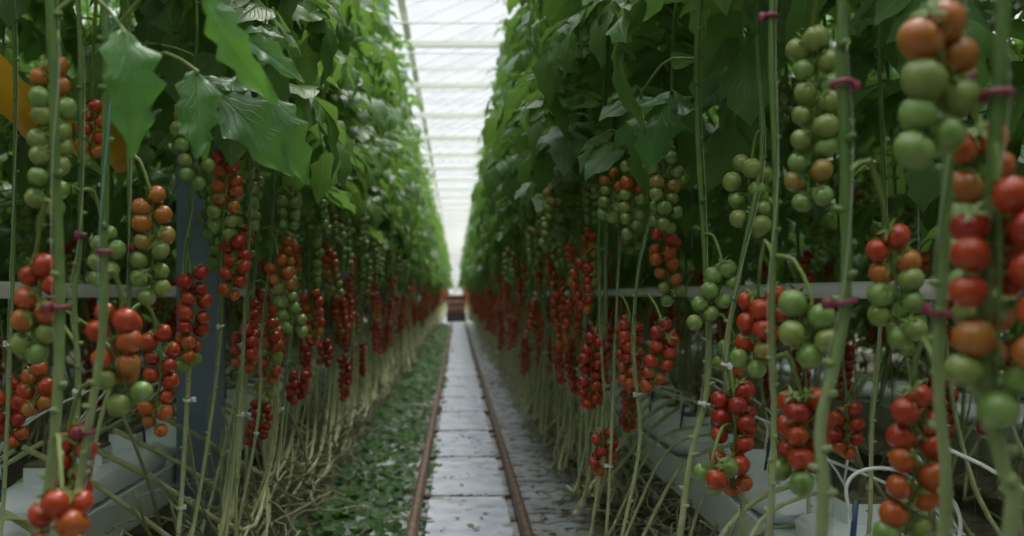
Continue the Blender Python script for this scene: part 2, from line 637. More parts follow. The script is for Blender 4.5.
# ------------------------------------------------------------------ stems and generic plants
def stem_path(rng, zlow):
    """from the gutter out to the strand, along the row and up; plant frame (+x away from the aisle)"""
    run = rng.uniform(0.45, 0.95)
    jx = rng.uniform(-0.03, 0.05)
    low = [(0.46, run + 0.12, 0.62), (0.27, run + 0.05, 0.50), (0.03 + jx, run * 0.8, zlow * 0.8), (jx, run * 0.45, zlow),
           (jx * 0.5, 0.13, zlow + 0.28), (0.0, 0.03, zlow + 0.62)]
    up = []
    z = zlow + 0.95
    while z < TOP:
        up.append((lean(z) + rng.uniform(-0.013, 0.013), rng.uniform(-0.013, 0.013), z))
        z += 0.42
    return low + up


def stem_into(mb, rng, pts, r=0.0075, n=7, res=34, nodes=True):
    sp = spline(pts, res)
    mb.tube(sp, [r * (1 - 0.35 * i / res) for i in range(res)], n)
    if nodes:
        for i in range(3, res - 2):
            if rng.random() < 0.7 and sp[i].z < 1.6:   # scars and stubs where leaves were cut
                a = rng.uniform(0, 6)
                q = sp[i] + Vector((math.cos(a), math.sin(a), 0.3)) * r * 1.9
                mb.tube([sp[i], q], [r * 0.9, r * 0.45], 5)
    return sp


STEMS = []
for i in range(6):
    rng = random.Random(500 + i)
    mb = MB()
    sp = stem_into(mb, rng, stem_path(rng, 0.22 + 0.04 * i), 0.0085)
    for q in range(2):                  # the older lower lengths of the same vine lie alongside, tied up in a bundle
        pth = [p_ + Vector((rng.uniform(-.03, .05), rng.uniform(-.02, .06) + 0.05 * q, rng.uniform(-.05, .04))) for p_ in map(Vector, stem_path(rng, 0.22 + 0.08 * q)[2:6])]
        pth[-1].z += rng.uniform(-.15, .35)
        stem_into(mb, rng, pth, 0.0058, 6, 22)
    STEMS.append(mb.mesh('stem', [M_STEM]))
STEMS_THIN = []
for i in range(4):
    rng = random.Random(540 + i)
    mb = MB()
    stem_into(mb, rng, stem_path(rng, 0.30 + 0.07 * i), 0.0075)
    STEMS_THIN.append(mb.mesh('stem', [M_STEM]))
STEMS_LO = []
for i in range(3):
    rng = random.Random(520 + i)
    mb = MB()
    stem_into(mb, rng, stem_path(rng, 0.22 + 0.06 * i), 0.010, 4, 16, False)
    for q in range(3):
        pth = [Vector(p_) + Vector((rng.uniform(-.04, .06), rng.uniform(-.1, .1), rng.uniform(-.05, .05))) for p_ in stem_path(rng, 0.18 + 0.06 * q)[2:6]]
        pth[-1].z += rng.uniform(-.15, .3)
        stem_into(mb, rng, pth, 0.006, 4, 12, False)
    STEMS_LO.append(mb.mesh('stem', [M_STEM]))


def twine_mesh(pts, mat, r=0.0007):
    mb = MB()
    mb.tube(pts, r, 4)
    return mb.mesh('twine', [mat])


TWINE = twine_mesh([(0.012, 0.004, 0.42), (-0.008, 0.006, 1.0), (0.010, -0.008, 1.6), (lean(2.6), 0.012, 2.6), (lean(TOP), 0, TOP)], M_TWINE)


def clip_mesh(mat, r=0.014):
    mb = MB()
    pts = [(r * math.cos(a), r * math.sin(a), 0) for a in np.linspace(0.2, 2 * PI - 0.05, 13)]
    mb.tube(pts, 0.0030, 5)
    mb.box((r * 0.9, -0.004, -0.005), (r + 0.016, 0.004, 0.005))
    return mb.mesh('clip', [mat])


CLIP = clip_mesh(M_CLIP, 0.013)
CLIPW = clip_mesh(M_CLIPW, 0.012)

ORD = ['first', 'second', 'third', 'fourth', 'fifth', 'sixth', 'seventh', 'eighth', 'ninth', 'tenth', 'eleventh', 'twelfth', 'thirteenth',
       'fourteenth', 'fifteenth', 'sixteenth', 'seventeenth', 'eighteenth', 'nineteenth', 'twentieth']
TENS = {2: 'twenty', 3: 'thirty', 4: 'forty', 5: 'fifty'}


def ordinal(n):
    if n <= 20:
        return ORD[n - 1]
    if n % 10 == 0:
        return TENS[n // 10][:-1] + 'ieth'
    return TENS[n // 10] + '-' + ORD[n % 10 - 1]


LEVELS = [(0.84, 1.0, 0.15), (1.05, 0.92, 0.32), (1.27, 0.80, 0.50), (1.48, 0.42, 0.40), (1.72, 0.25, 0.15), (1.40, 0.30, 0.2)]


def generic_plant(x, y, side, rng, detail, label, group, cat='tomato plant', drop=0.0):
    """side: +1 strand with the aisle on its left, -1 with the aisle on its right"""
    root = bpy.data.objects.new('tomato_plant', None)
    root.empty_display_size = 0.1
    C.objects.link(root)
    root.location = (x, y, 0)
    root.rotation_euler = (0, 0, (0 if side > 0 else PI) + rng.uniform(-0.12, 0.12))
    tag(root, label, cat, group)
    if detail >= 2:
        link('stem', rng.choice(STEMS_THIN if drop else STEMS), root)
        link('twine', TWINE, root)
        link('clip', rng.choice((CLIP, CLIPW)), root, (0, 0, rng.uniform(0.9, 1.4)), (0, 0, rng.uniform(0, 6)))
        if detail == 3:
            link('clip', CLIPW, root, (0.005, 0.05, rng.uniform(0.62, 0.75)), (0.3, 0, rng.uniform(0, 6)))
    else:
        link('stem', rng.choice(STEMS_LO), root)
    f = link('foliage', rng.choice(FOL if detail >= 1 else FOL_LO), root, (0, 0, rng.uniform(-0.14, 0.10) - drop))
    sc = rng.uniform(0.94, 1.06)
    f.scale = (1, 1, sc)
    dz = rng.uniform(-0.10, 0.10)
    for lev, (z, b0, sp) in enumerate(LEVELS):
        if rng.random() < (0.3 if detail < 3 else 0.18):
            continue
        a = rng.uniform(-1.5, 1.5) + PI                         # towards the aisle
        if rng.random() < 0.25:
            a += PI
        rr = rng.uniform(0.06, 0.12) + 0.05 * (lev > 2)
        zz = z + dz + rng.uniform(-0.06, 0.06)
        o = Vector((lean(zz) + rr * math.cos(a), rr * math.sin(a), zz))
        if detail == 3:
            near_truss(root, rng, o, (lean(zz), 0, zz + 0.03), rng.choice((9, 11, 12, 14)), rng.uniform(0.036, 0.042), b0 + rng.uniform(-.12, .05), sp,
                       1 if rng.random() < 0.35 else 0, (rng.uniform(-.03, .03), rng.uniform(-.03, .03)), rng.uniform(0, 3))
        else:
            t = link('fruit_truss', FAR_T[min(lev, 4), rng.randrange(3)], root, o, (0, 0, rng.uniform(0, 6)))
            s = rng.uniform(0.92, 1.08)
            t.scale = (s, s, s)
    nt_ = sum(1 for c in root.children if c.name.startswith('fruit_truss'))
    if 'NUM' in label:
        label = label.replace('NUM', ['no', 'one', 'two', 'three', 'four', 'five', 'six'][nt_])
        if nt_ == 1:
            label = label.replace('trusses', 'truss')
        root['label'] = label
    return root


XL, XR = -0.68, 0.52
prng = random.Random(77)
SIDE = {-1: 'left', 1: 'right'}
LOOKS = ['with straight pale stem', 'with red fruit low down', 'with deep leafy top', 'with mixed red and green fruit', 'with a slim bare lower stem']
START = {-1: 3.10, 1: 3.25}
for side, xs in ((-1, XL), (1, XR)):
    y = START[side]
    k = 0
    while y < 30.0:
        k += 1
        det = 3 if y < 5.6 else (2 if y < 9 else (1 if y < 17 else 0))
        x = xs + prng.uniform(-0.05, 0.05)
        if y < 19:
            lab = 'tomato vine with NUM hanging trusses, %s back from the front vines %s of the rails' % (ordinal(k), SIDE[side])
            grp = 'tomato vines along the %s edge of the aisle' % SIDE[side]
        else:
            lab = 'one of the tiny far-off tomato vines where the %s row meets the trolley' % SIDE[side]
            grp = 'far tomato vines of the %s row' % SIDE[side]
        generic_plant(x, y, side, prng, det, lab, grp)
        y += prng.uniform(0.28, 0.34) if y < 12 else prng.uniform(0.32, 0.38)

# strands behind the aisle rows, seen through the gaps
BACK = [(1, 1.48, -1, 1.35, 9.0, 0.36, 'the far side of the right-hand gutter'), (-1, -1.66, 1, 1.75, 8.0, 0.38, 'the far side of the left-hand gutter'),
        (1, 2.15, 1, 2.9, 9.0, 0.42, 'the next aisle on the right'), (-1, -2.35, -1, 3.2, 8.5, 0.44, 'the next aisle on the left')]
BACKLAB = {}
for side, xs, face, y0, y1, dy, where in BACK:
    y = y0
    k = 0
    while y < y1:
        k += 1
        inner = abs(xs) < 2
        det = 3 if (inner and y < 3.8) else (2 if inner and y < 6 else 1)
        lab = 'half-hidden vine with NUM trusses on %s, %s from front' % (where, ordinal(k))
        generic_plant(xs + prng.uniform(-.05, .05), y + prng.uniform(-.06, .06), face, prng, det, lab,
                      'tomato vines on ' + where, drop=0.12 if inner else 0.5)
        y += dy

# everything further: one mass
mb = MB()
mrng = random.Random(9)


def mass_plant(mb, x, y, side, me_src, stem_src):
    th = (0 if side > 0 else PI) + mrng.uniform(-.3, .3)
    c, s = math.cos(th), math.sin(th)
    R = np.array([(c, s, 0), (-s, c, 0), (0, 0, 1)])
    for src, moff in me_src:
        V, Fc, MI, UV = src
        mb.v.append(V @ R + np.array((x, y, 0)))
        base = mb.n
        mb.f.extend([[i + base for i in f] for f in Fc])
        mb.mi.extend([m + moff for m in MI])
        mb.uv.extend(UV)
        mb.n += len(V)
    for lev in range(4):
        z, b0, sp = LEVELS[lev]
        far_truss_into(mb, mrng, (x + mrng.uniform(-.1, .1), y + mrng.uniform(-.1, .1), z + mrng.uniform(-.1, .1)), b0, sp, 9)


def unpack(me):
    V = np.zeros(len(me.vertices) * 3)
    me.vertices.foreach_get('co', V)
    Fc = [list(p.vertices) for p in me.polygons]
    MI = [p.material_index for p in me.polygons]
    if me.uv_layers:
        UV = np.zeros(len(me.loops) * 2)
        me.uv_layers[0].data.foreach_get('uv', UV)
        UV = [tuple(u) for u in UV.reshape(-1, 2)]
    else:
        UV = [(0.0, 0.0)] * len(me.loops)
    return V.reshape(-1, 3), Fc, MI, UV


UF = [unpack(m) for m in FOL_LO]
US = [unpack(m) for m in STEMS_LO]
# materials: 0-6 fruit, 7 twig, 8 leaf, 9 twig2, 10 stem
spots = []
for side, xs in ((-1, XL), (1, XR)):
    y = 30.2
    while y < 62:
        spots.append((xs - side * (0.03 + 0.002 * (y - 30)), y, side))
        y += 0.36 if y < 38 else 0.5
    y = 0.3
    while y > -2.6:                               # unseen vines added behind the camera to shade the front plants
        spots.append((xs + side * 0.12, y if y < -0.2 else -0.25, side))
        y -= 0.5
for x, y, sd in spots:
    mass_plant(mb, x + mrng.uniform(-.05, .05), y, sd, [(mrng.choice(UF), 8), (mrng.choice(US), 10)], None)
o = link('tomato_vine_rows', mb.mesh('tomato_vine_rows', M_FRUIT + [M_TWIG, M_LEAF, M_TWIG, M_STEM]))
tag(o, 'tomato vines closing off both rows beside and beyond the far trolley, with added shade vines behind camera', 'tomato vines', kind='stuff')
SEG = 8.0
ROWM = []
for v in range(2):
    mb = MB()
    y = 0.0
    while y < SEG:
        fo = [(mrng.choice(UF), 8), (mrng.choice(US), 10)]
        mass_plant(mb, mrng.uniform(-.06, .06), y, 1 if mrng.random() < .5 else -1, fo, None)
        for dz in (-0.55, -1.15) if v else (-0.55,):       # leafier rows: leaves left on further down
            V, Fc, MI, UV = mrng.choice(UF)
            V = V.copy()
            V[:, 2] += dz
            keep = V[:, 2].max()
            mass_plant(mb, mrng.uniform(-.1, .1), y + .3, 1, [((V, Fc, MI, UV), 8)], None)
        y += 0.62
    ROWM.append(mb.mesh('tomato_vine_rows', M_FRUIT + [M_TWIG, M_LEAF, M_TWIG, M_STEM]))
for xs, ya, n, v, where in ((1.5, 9.5, 3, 0, 'behind the right-hand aisle row'), (-1.68, 8.5, 3, 0, 'behind the left-hand aisle row'), (2.2, 9.5, 3, 0, 'beyond the right gutter'),
                            (-2.4, 9.0, 3, 0, 'beyond the left gutter'), (3.2, 2.6, 4, 0, 'third strand out on the right'), (-3.4, 2.6, 4, 0, 'third strand out on the left'),
                            (3.95, 3.0, 4, 1, 'fourth strand out on the right'), (-4.2, 3.0, 4, 1, 'fourth strand out on the left'), (5.2, 2.0, 4, 1, 'deep in the right-hand greenery'),
                            (-5.5, 2.0, 4, 1, 'deep in the left-hand greenery'), (7.0, 0.0, 4, 1, 'outermost on the right'), (-7.2, 0.0, 4, 1, 'outermost on the left'),
                            (0.56, -8.9, 1, 1, 'added for shade behind camera on the right'), (-0.70, -8.9, 1, 1, 'added for shade behind camera on the left'), (1.5, -8.5, 1, 1, 'added for shade behind camera, second strand right'), (-1.7, -8.5, 1, 1, 'added for shade behind camera, second strand left'), (2.4, -6.0, 1, 1, 'added for shade beside camera on the right'), (-2.6, -6.0, 1, 1, 'added for shade beside camera on the left')):  # strands behind and beside the camera are unseen, added to dim the foreground
    for k in range(n):
        o = link('tomato_vine_rows', ROWM[v], loc=(xs, ya + k * SEG, 0))
        tag(o, 'dense uncounted stretch of tomato vines %s, %s from the front' % (where, ordinal(k + 1)), 'tomato vines', 'further rows of tomato vines', 'stuff')


# ------------------------------------------------------------------ the front plants, one by one
hr = random.Random(21)


def hero(label, group, Y, path, r, trusses=(), leaves=(), clips=(), foliage=None, twine=None, top=None, side=1):
    """path: photograph directions (px, py) from top to bottom taken at distance Y; trusses: (px, py, Y, n, d, wide, colours, bend px)"""
    pts = [W(px, py, Y) for px, py in path]
    x0 = pts[len(pts) // 2].x
    root = bpy.data.objects.new('tomato_plant', None)
    C.objects.link(root)
    root.location = (x0, Y, 0)
    tag(root, label, 'tomato plant', group)
    L = [p - Vector((x0, Y, 0)) for p in pts]
    L.reverse()
    # below the frame the stem lies down towards the gutter, above it goes on up the twine
    gx = (1.0 if side > 0 else -1.2) - x0
    lowz = max(0.22, min(L[0].z - 0.1, 0.4))
    dy = 1 if side > 0 else -1
    ext = [Vector((gx * 0.9, dy * 0.62, 0.56)), Vector((gx * 0.5, dy * 0.55, 0.50)), Vector((gx * 0.18 + L[0].x * 0.6, dy * 0.38, lowz * 0.9)), Vector((L[0].x * 0.95, dy * 0.12, lowz))]
    L = [p for p in L if p.z > lowz + 0.06]
    tp = L[-1]
    up = []
    z = tp.z + 0.45
    while z < TOP:
        up.append(Vector((tp.x + side * lean(z), hr.uniform(-.01, .01), z)))
        z += 0.45
    full = ext + L + up
    mb = MB()
    sp = stem_into(mb, hr, full, r, 10, 60)
    link('stem', mb.mesh('stem', [M_STEM]), root)
    tw = [p + Vector((math.cos(i * 0.35) * r * 1.25, math.sin(i * 0.35) * r * 1.25, 0)) for i, p in enumerate(sp) if p.z > lowz + 0.25]
    link('twine', twine_mesh(tw, M_TWINEB if twine == 'blue' else M_TWINE), root)

    def stem_at(z):
        return min(sp[len(sp) // 6:], key=lambda p: abs(p.z - z))
    for c in clips:
        py, kind = c
        z = H - (py - VY) / F * Y
        s = stem_at(z)
        o = link('clip', CLIPW if kind == 'w' else CLIP, root, s, (hr.uniform(-.2, .2), hr.uniform(-.2, .2), hr.uniform(0, 6)))
        k = r / 0.0085
        o.scale = (k, k, 1.2)
    for tr in trusses:
        px, py, ty, n, d, wide, cols = tr[:7]
        bend = tr[7] if len(tr) > 7 else 0
        o = W(px, py, ty) - Vector((x0, Y, 0))
        s = stem_at(o.z + 0.05)
        near_truss(root, hr, o, s, n, d, 0, 0, wide, (bend / F * ty, 0), hr.uniform(-0.25, 0.25) if not wide else hr.uniform(0, 6), cols)
    if foliage is not None:
        zf = foliage
        f = MB()
        az = hr.uniform(0, 6)
        n = 20
        for i in range(n):
            z = zf + (TOP - zf) * i / (n - 1)
            az += 2.4 + hr.uniform(-.3, .3)
            s = stem_at(z)
            toward = -side * math.cos(az)
            ln = hr.uniform(0.28, 0.38) * (1 - 0.25 * max(0, toward))
            add_leaf(f, hr, s, az, ln, hr.uniform(0.1, 0.5), hr.uniform(1.3, 2.0), LT, 4, hr.uniform(0.12, 0.155), 6)
        link('foliage', f.mesh('foliage', [M_LEAF, M_TWIG]), root)
    for lf in leaves:                   # broad single leaves close to the lens: base px, tip px, distance, width factor, roll, pairs
        (bx, by), (tx, ty_), ly, wd, roll, lobed = lf
        b0 = W(bx, by, ly) - Vector((x0, Y, 0))
        t0 = W(tx, ty_, ly - 0.05) - Vector((x0, Y, 0))
        d = t0 - b0
        f = MB()
        s = stem_at(b0.z)
        f.tube(spline([s, (s + b0) / 2 + Vector((0, 0, 0.04)), b0, b0 + d * 0.05], 9), [0.0032 - 0.0001 * i for i in range(9)], 6, 1, False)
        upv = Quaternion(d.normalized(), roll) @ Vector((0, -0.40, 0.90))
        add_leaflet(f, LT_HI[lobed % 5], b0, d, upv, d.length * 1.0, wd)
        if lobed >= 3:
            sd = upv.cross(d).normalized()
            for q, sg in ((0.05, 1), (0.12, -1)):
                dd = d.normalized() * 0.45 + sd * sg * 0.9 + Vector((0, 0, -0.15))
                add_leaflet(f, LT_HI[(lobed + 2) % 5], b0 + d * q, dd, upv, d.length * 0.55, wd)
        link('leaf', f.mesh('leaf', [M_LEAFHI, M_TWIG]), root)
    return root


R_, r_, o_, O_, y_, g_, G_ = 0, 1, 2, 3, 4, 5, 6
GL = 'front tomato vines left of the rails'
GR = 'front tomato vines right of the rails'

# left side, front to back
hero('thick green vine at the left edge of the photo, orange tomato topping its green truss', GL, 1.32,
     [(50, 0), (55, 150), (60, 300), (56, 420), (42, 536)], 0.0078,
     [(48, 62, 1.58, 13, 0.0375, 0, [O_, G_, g_, g_, g_, G_, g_], 4), (36, 258, 1.50, 8, 0.040, 0, [r_, r_, o_, O_, g_, G_]),
      (62, 492, 1.22, 7, 0.034, 1, [r_, o_, r_])],
     [((122, 28), (150, 130), 1.35, 0.85, -0.3, 0)], [(292, 'p')], None, None, side=-1)
hero('green vine with blue twine, the second thick stem in from the left edge', GL, 1.42,
     [(104, 0), (106, 120), (104, 240), (103, 330), (88, 430), (72, 536)], 0.0068,
     [(92, 102, 2.05, 7, 0.037, 0, [r_, o_, r_, O_, g_]), (122, 305, 1.50, 11, 0.040, 1, [r_, r_, o_, o_, O_, g_, G_, g_]),
      (70, 425, 1.45, 8, 0.034, 0, [r_, R_, r_])],
     [((205, -6), (246, 92), 1.30, 0.55, 0.9, 1)], [(240, 'p'), (424, 'p')], None, 'blue', side=-1)
hero('thin vine between the two thick left stems, pale green fruit beside its purple clip', GL, 1.62,
     [(78, 0), (80, 130), (80, 240), (74, 300), (78, 400), (62, 536)], 0.0056,
     [(104, 230, 1.75, 5, 0.035, 0, [G_, g_]), (36, 362, 1.85, 5, 0.037, 0, [o_, r_, O_])],
     [], [(228, 'p'), (400, 'w')], 1.95, side=-1)
hero('vine carrying the orange-topped green truss left of the steel post', GL, 1.78,
     [(128, 0), (128, 120), (130, 230), (126, 330), (98, 430), (80, 536)], 0.0048,
     [(150, 192, 1.78, 10, 0.038, 0, [O_, O_, y_, g_, G_, g_], 6), (158, 330, 1.95, 11, 0.0365, 0, [r_, R_, r_, r_, o_, O_]),
      (24, 372, 2.3, 8, 0.036, 1, [R_, r_, o_])],
     [((196, 70), (205, 150), 1.62, 0.9, -0.5, 2)], [(238, 'p')], 1.9, side=-1)
hero('vine in front of the steel post with dark red clustered truss', GL, 2.35,
     [(196, 0), (192, 100), (192, 200), (186, 260), (190, 340), (186, 420), (178, 536)], 0.0062,
     [(192, 112, 2.25, 12, 0.0385, 1, [y_, g_, G_, g_, G_]), (190, 270, 2.35, 17, 0.039, 1, [R_, R_, r_, r_, R_, o_, o_, g_])],
     [((200, 78), (292, 152), 1.85, 0.8, 0.5, 4)], [(394, 'w'), (505, 'w')], 1.62, side=-1)
hero('vine with red-to-green truss above a dark red one, right of the steel post', GL, 2.5,
     [(226, 0), (224, 150), (222, 260), (220, 340), (208, 440), (192, 536)], 0.0055,
     [(225, 148, 2.4, 11, 0.039, 0, [r_, o_, o_, O_, g_, G_]), (234, 238, 2.45, 8, 0.038, 0, [R_, r_, r_, o_])],
     [((262, 90), (312, 165), 2.1, 0.8, 0.3, 1), ((235, 32), (302, 70), 1.9, 0.5, 0.6, 3)], [(330, 'w')], 1.6, side=-1)
hero('vine with pale green fruit above the white pipe, beside the red-to-green truss', GL, 2.7,
     [(252, 0), (250, 200), (246, 300), (240, 400), (226, 536)], 0.0050,
     [(250, 175, 2.75, 11, 0.038, 1, [g_, G_, g_]), (247, 328, 2.75, 9, 0.038, 1, [R_, r_, o_])],
     [], [(420, 'w')], 1.6, side=-1)
hero('vine whose orange-to-green truss curves off to the right, left of the aisle', GL, 2.85,
     [(270, 0), (272, 220), (262, 330), (258, 420), (236, 536)], 0.0050,
     [(278, 258, 2.8, 11, 0.039, 0, [o_, O_, g_, G_, g_, G_], 26), (268, 322, 2.9, 12, 0.038, 0, [r_, o_, g_, r_, O_, g_]),
      (290, 195, 2.85, 9, 0.036, 1, [g_, G_])],
     [], [(440, 'w')], 1.62, side=-1)
hero('slim vine low behind the left edge with small red fruit', GL, 2.0,
     [(12, 0), (14, 200), (10, 350), (0, 536)], 0.005,
     [(10, 395, 2.1, 9, 0.036, 1, [r_, R_, o_])], [], [(330, 'w')], 1.95, side=-1)

# right side
hero('blurred vine at the right edge, big red truss above glossy green tomatoes', GR, 0.97,
     [(1004, 0), (996, 120), (988, 250), (984, 380), (1004, 470), (1010, 536)], 0.0085,
     [(998, 188, 0.96, 15, 0.041, 1, [r_, R_, R_, r_, r_, r_, o_, O_, O_, g_, G_, G_])],
     [], [(86, 'p')], None, side=1)
hero('vine whose large orange and green truss hangs at the top right', GR, 1.08,
     [(958, 0), (950, 120), (944, 250), (938, 380), (944, 536)], 0.0070,
     [(938, 8, 0.98, 7, 0.044, 0, [O_, O_, g_, g_, G_, G_, G_], -14), (978, 128, 1.12, 10, 0.042, 0, [o_, O_, g_, G_, g_], 6),
      (912, 388, 1.30, 12, 0.040, 0, [r_, r_, r_, o_, o_, o_, g_, G_, G_], -4)],
     [], [(86, 'p'), (318, 'p')], None, side=1)
hero('thick bare green vine right of the twin green truss', GR, 1.22,
     [(842, 0), (845, 150), (846, 290), (836, 360), (820, 430), (822, 536)], 0.0082,
     [(812, 32, 1.55, 14, 0.041, 0, [g_, G_, g_, g_, G_, y_, G_]), (888, 230, 1.45, 9, 0.039, 0, [r_, O_, g_, G_, g_, G_], 22)],
     [], [(92, 'p'), (290, 'p')], None, side=1)
hero('vine with fat red truss over green fruit, at the bottom right of centre', GR, 1.50,
     [(772, 0), (776, 180), (772, 300), (774, 420), (768, 536)], 0.0055,
     [(800, 392, 1.58, 11, 0.041, 1, [r_, R_, r_, r_, r_, o_, G_, G_]), (812, 300, 1.45, 6, 0.042, 1, [G_, g_, G_]), (758, 290, 1.75, 10, 0.040, 1, [r_, r_, r_, y_, G_])],
     [], [(20, 'p')], None, side=1)
hero('vine in sharp focus with dark red truss above the white slabs', GR, 1.92,
     [(758, 0), (762, 150), (742, 260), (726, 360), (738, 450), (742, 536)], 0.0060,
     [(733, 388, 1.90, 14, 0.041, 1, [R_, R_, R_, r_, r_, r_, o_]), (752, 160, 1.95, 10, 0.041, 1, [g_, G_, g_]), (712, 462, 1.85, 4, 0.040, 1, [G_, r_, G_])],
     [], [(355, 'w')], 1.72, side=1)
hero('vine with chain of bright green tomatoes left of the white pipe end', GR, 2.05,
     [(700, 0), (698, 130), (706, 270), (708, 380), (690, 460), (680, 536)], 0.0075,
     [(722, 262, 2.0, 7, 0.038, 0, [G_, G_, g_], -26), (735, 340, 2.1, 6, 0.038, 1, [G_, g_, o_])],
     [((640, 95), (655, 125), 2.5, 0.9, 0.4, 2)], [(398, 'w')], 1.66, side=1)
hero('vine with two large mixed green and orange trusses under the right-hand leaves', GR, 2.7,
     [(676, 0), (668, 150), (640, 260), (634, 350), (640, 440), (622, 536)], 0.0060,
     [(664, 145, 2.6, 15, 0.042, 1, [G_, g_, y_, g_, G_, g_]), (632, 158, 2.75, 10, 0.042, 0, [G_, o_, g_, g_, G_]), (668, 232, 2.7, 14, 0.040, 1, [r_, o_, o_, O_, g_, G_]),
      (662, 322, 2.55, 9, 0.041, 0, [R_, r_, r_, r_, o_], -10)],
     [((672, 90), (640, 160), 2.3, 1.2, 0.1, 3)], [(400, 'w')], 1.64, side=1)
hero('slender vine with a column of red fruit just left of the bright green chain', GR, 2.95,
     [(640, 0), (622, 200), (616, 330), (612, 430), (606, 536)], 0.0055,
     [(630, 318, 2.9, 15, 0.039, 1, [R_, r_, r_, R_, o_, o_]), (612, 170, 2.9, 8, 0.039, 0, [O_, g_, G_])],
     [], [(470, 'w')], 1.6, side=1)
hero('slender vine with a low red bunch close to the pavement, right of the rails', GR, 3.15,
     [(612, 0), (600, 200), (600, 330), (606, 430), (596, 500), (590, 536)], 0.0055,
     [(602, 428, 3.0, 10, 0.039, 1, [r_, R_, r_, r_, o_]), (596, 335, 3.2, 12, 0.039, 0, [R_, r_, o_])],
     [], [], 1.6, side=1)
hero('vine behind the thick bare stem, small red bunch at knee height', GR, 2.2,
     [(880, 0), (884, 200), (880, 330), (872, 430), (868, 536)], 0.0055,
     [(846, 405, 2.35, 9, 0.040, 1, [r_, R_, o_]), (905, 285, 2.3, 8, 0.040, 0, [G_, g_])],
     [], [(300, 'w')], 1.7, side=1)


# ------------------------------------------------------------------ setting
def struct(name, me, label=None, parent=None):
    o = link(name, me, parent)
    if parent is None:
        tag(o, label, 'setting', kind='structure')
    return o


Y0, Y1 = -10.0, 96.0
mb = MB()
mb.box((-9, Y0, -0.12), (11.4, Y1, 0.0))
struct('floor', mb.mesh('floor', [M_GROUND], False), 'grey ground cover under the tomato rows, strewn with brown litter')

ZG, ZR = 5.35, 6.25
glz, bars = MB(), MB()
xg = [-8.8, -4.8, -0.8, 3.2, 7.2, 11.2]
for a, b in zip(xg[:-1], xg[1:]):
    m_ = (a + b) / 2
    for (xa, za), (xb, zb) in (((a, ZG), (m_, ZR)), ((m_, ZR), (b, ZG))):
        glz.add([(xa, Y0, za), (xb, Y0, zb), (xb, Y1, zb), (xa, Y1, za)], [(0, 1, 2, 3)])
        y = Y0
        while y < Y1:
            d = 0.009
            bars.add([(xa, y - d, za - .03), (xb, y - d, zb - .03), (xb, y + d, zb - .03), (xa, y + d, za - .03),
                      (xa, y - d, za + .02), (xb, y - d, zb + .02), (xb, y + d, zb + .02), (xa, y + d, za + .02)],
                     [(0, 1, 2, 3), (7, 6, 5, 4), (0, 4, 5, 1), (3, 2, 6, 7)])
            y += 1.0
    bars.box((m_ - .035, Y0, ZR - .05), (m_ + .035, Y1, ZR + .03))
ceil = struct('ceiling', glz.mesh('ceiling', [M_GLASS], False), 'bright whitened glass roof over the aisle')
struct('glazing_bars', bars.mesh('glazing_bars', [M_GREYBAR], False), parent=ceil)

for nm, lo, hi, nx in (('wall_back', (-8.8, Y1), (11.2, Y1), 20), ('wall_front', (-8.8, Y0), (11.2, Y0), 20), ('wall_left', (-8.8, Y0), (-8.8, Y1), 56), ('wall_right', (11.2, Y0), (11.2, Y1), 56)):
    w = MB()
    w.add([(lo[0], lo[1], 0), (hi[0], hi[1], 0), (hi[0], hi[1], ZG), (lo[0], lo[1], ZG)], [(0, 1, 2, 3)])
    o = struct(nm, w.mesh(nm, [M_SHADEWALL if nm == 'wall_front' else M_GLASS], False), 'greenhouse ' + nm.replace('_', ' on the '))  # front wall is out of view, made opaque to block light from behind
    g = MB()
    for i in range(nx + 1):
        t = i / nx
        x, y = lo[0] + (hi[0] - lo[0]) * t, lo[1] + (hi[1] - lo[1]) * t
        g.box((x - .025, y - .025, 0), (x + .025, y + .025, ZG))
    for z in (0.5, 2.9):
        g.box((min(lo[0], hi[0]) - .02, min(lo[1], hi[1]) - .02, z), (max(lo[0], hi[0]) + .02, max(lo[1], hi[1]) + .02, z + .06))
    struct('glazing_bars', g.mesh('glazing_bars', [M_GREYBAR], False), parent=o)

# roof steel: long gutters, cross beams, thin screen bars
for i, x in enumerate(xg[1:-1]):
    mb = MB()
    mb.box((x - .055, Y0, ZG - .10), (x + .055, Y1, ZG - .01))
    o = link('roof_gutter', mb.mesh('roof_gutter', [M_BEAM], False))
    tag(o, ['cream roof gutter far out over the left rows', 'cream roof gutter running lengthwise over the left edge of the aisle',
            'cream roof gutter running lengthwise over the right-hand rows', 'cream roof gutter farthest out on the right'][i], 'roof gutter', 'roof gutters', 'structure')
beam, thin = MB(), MB()
beam.box((-8.8, -.04, -.05), (11.2, .04, .035))
for k in range(40):                                  # zigzag web of the lattice girder
    x = -8.8 + k * 0.5
    z0, z1 = (0.0, 0.32) if k % 2 == 0 else (0.32, 0.0)
    beam.tube([(x, 0, z0), (x + .5, 0, z1)], 0.007, 4)
beam.box((-8.8, -.012, .31), (11.2, .012, .33))
bm_ = beam.mesh('roof_beam', [M_BEAM], False)
thin.tube([(-8.8, 0, 0), (11.2, 0, 0)], 0.013, 6)
thin_ = thin.mesh('screen_bar', [M_GREYBAR])
ys = [3.1 + 3.0 * k for k in range(30)]
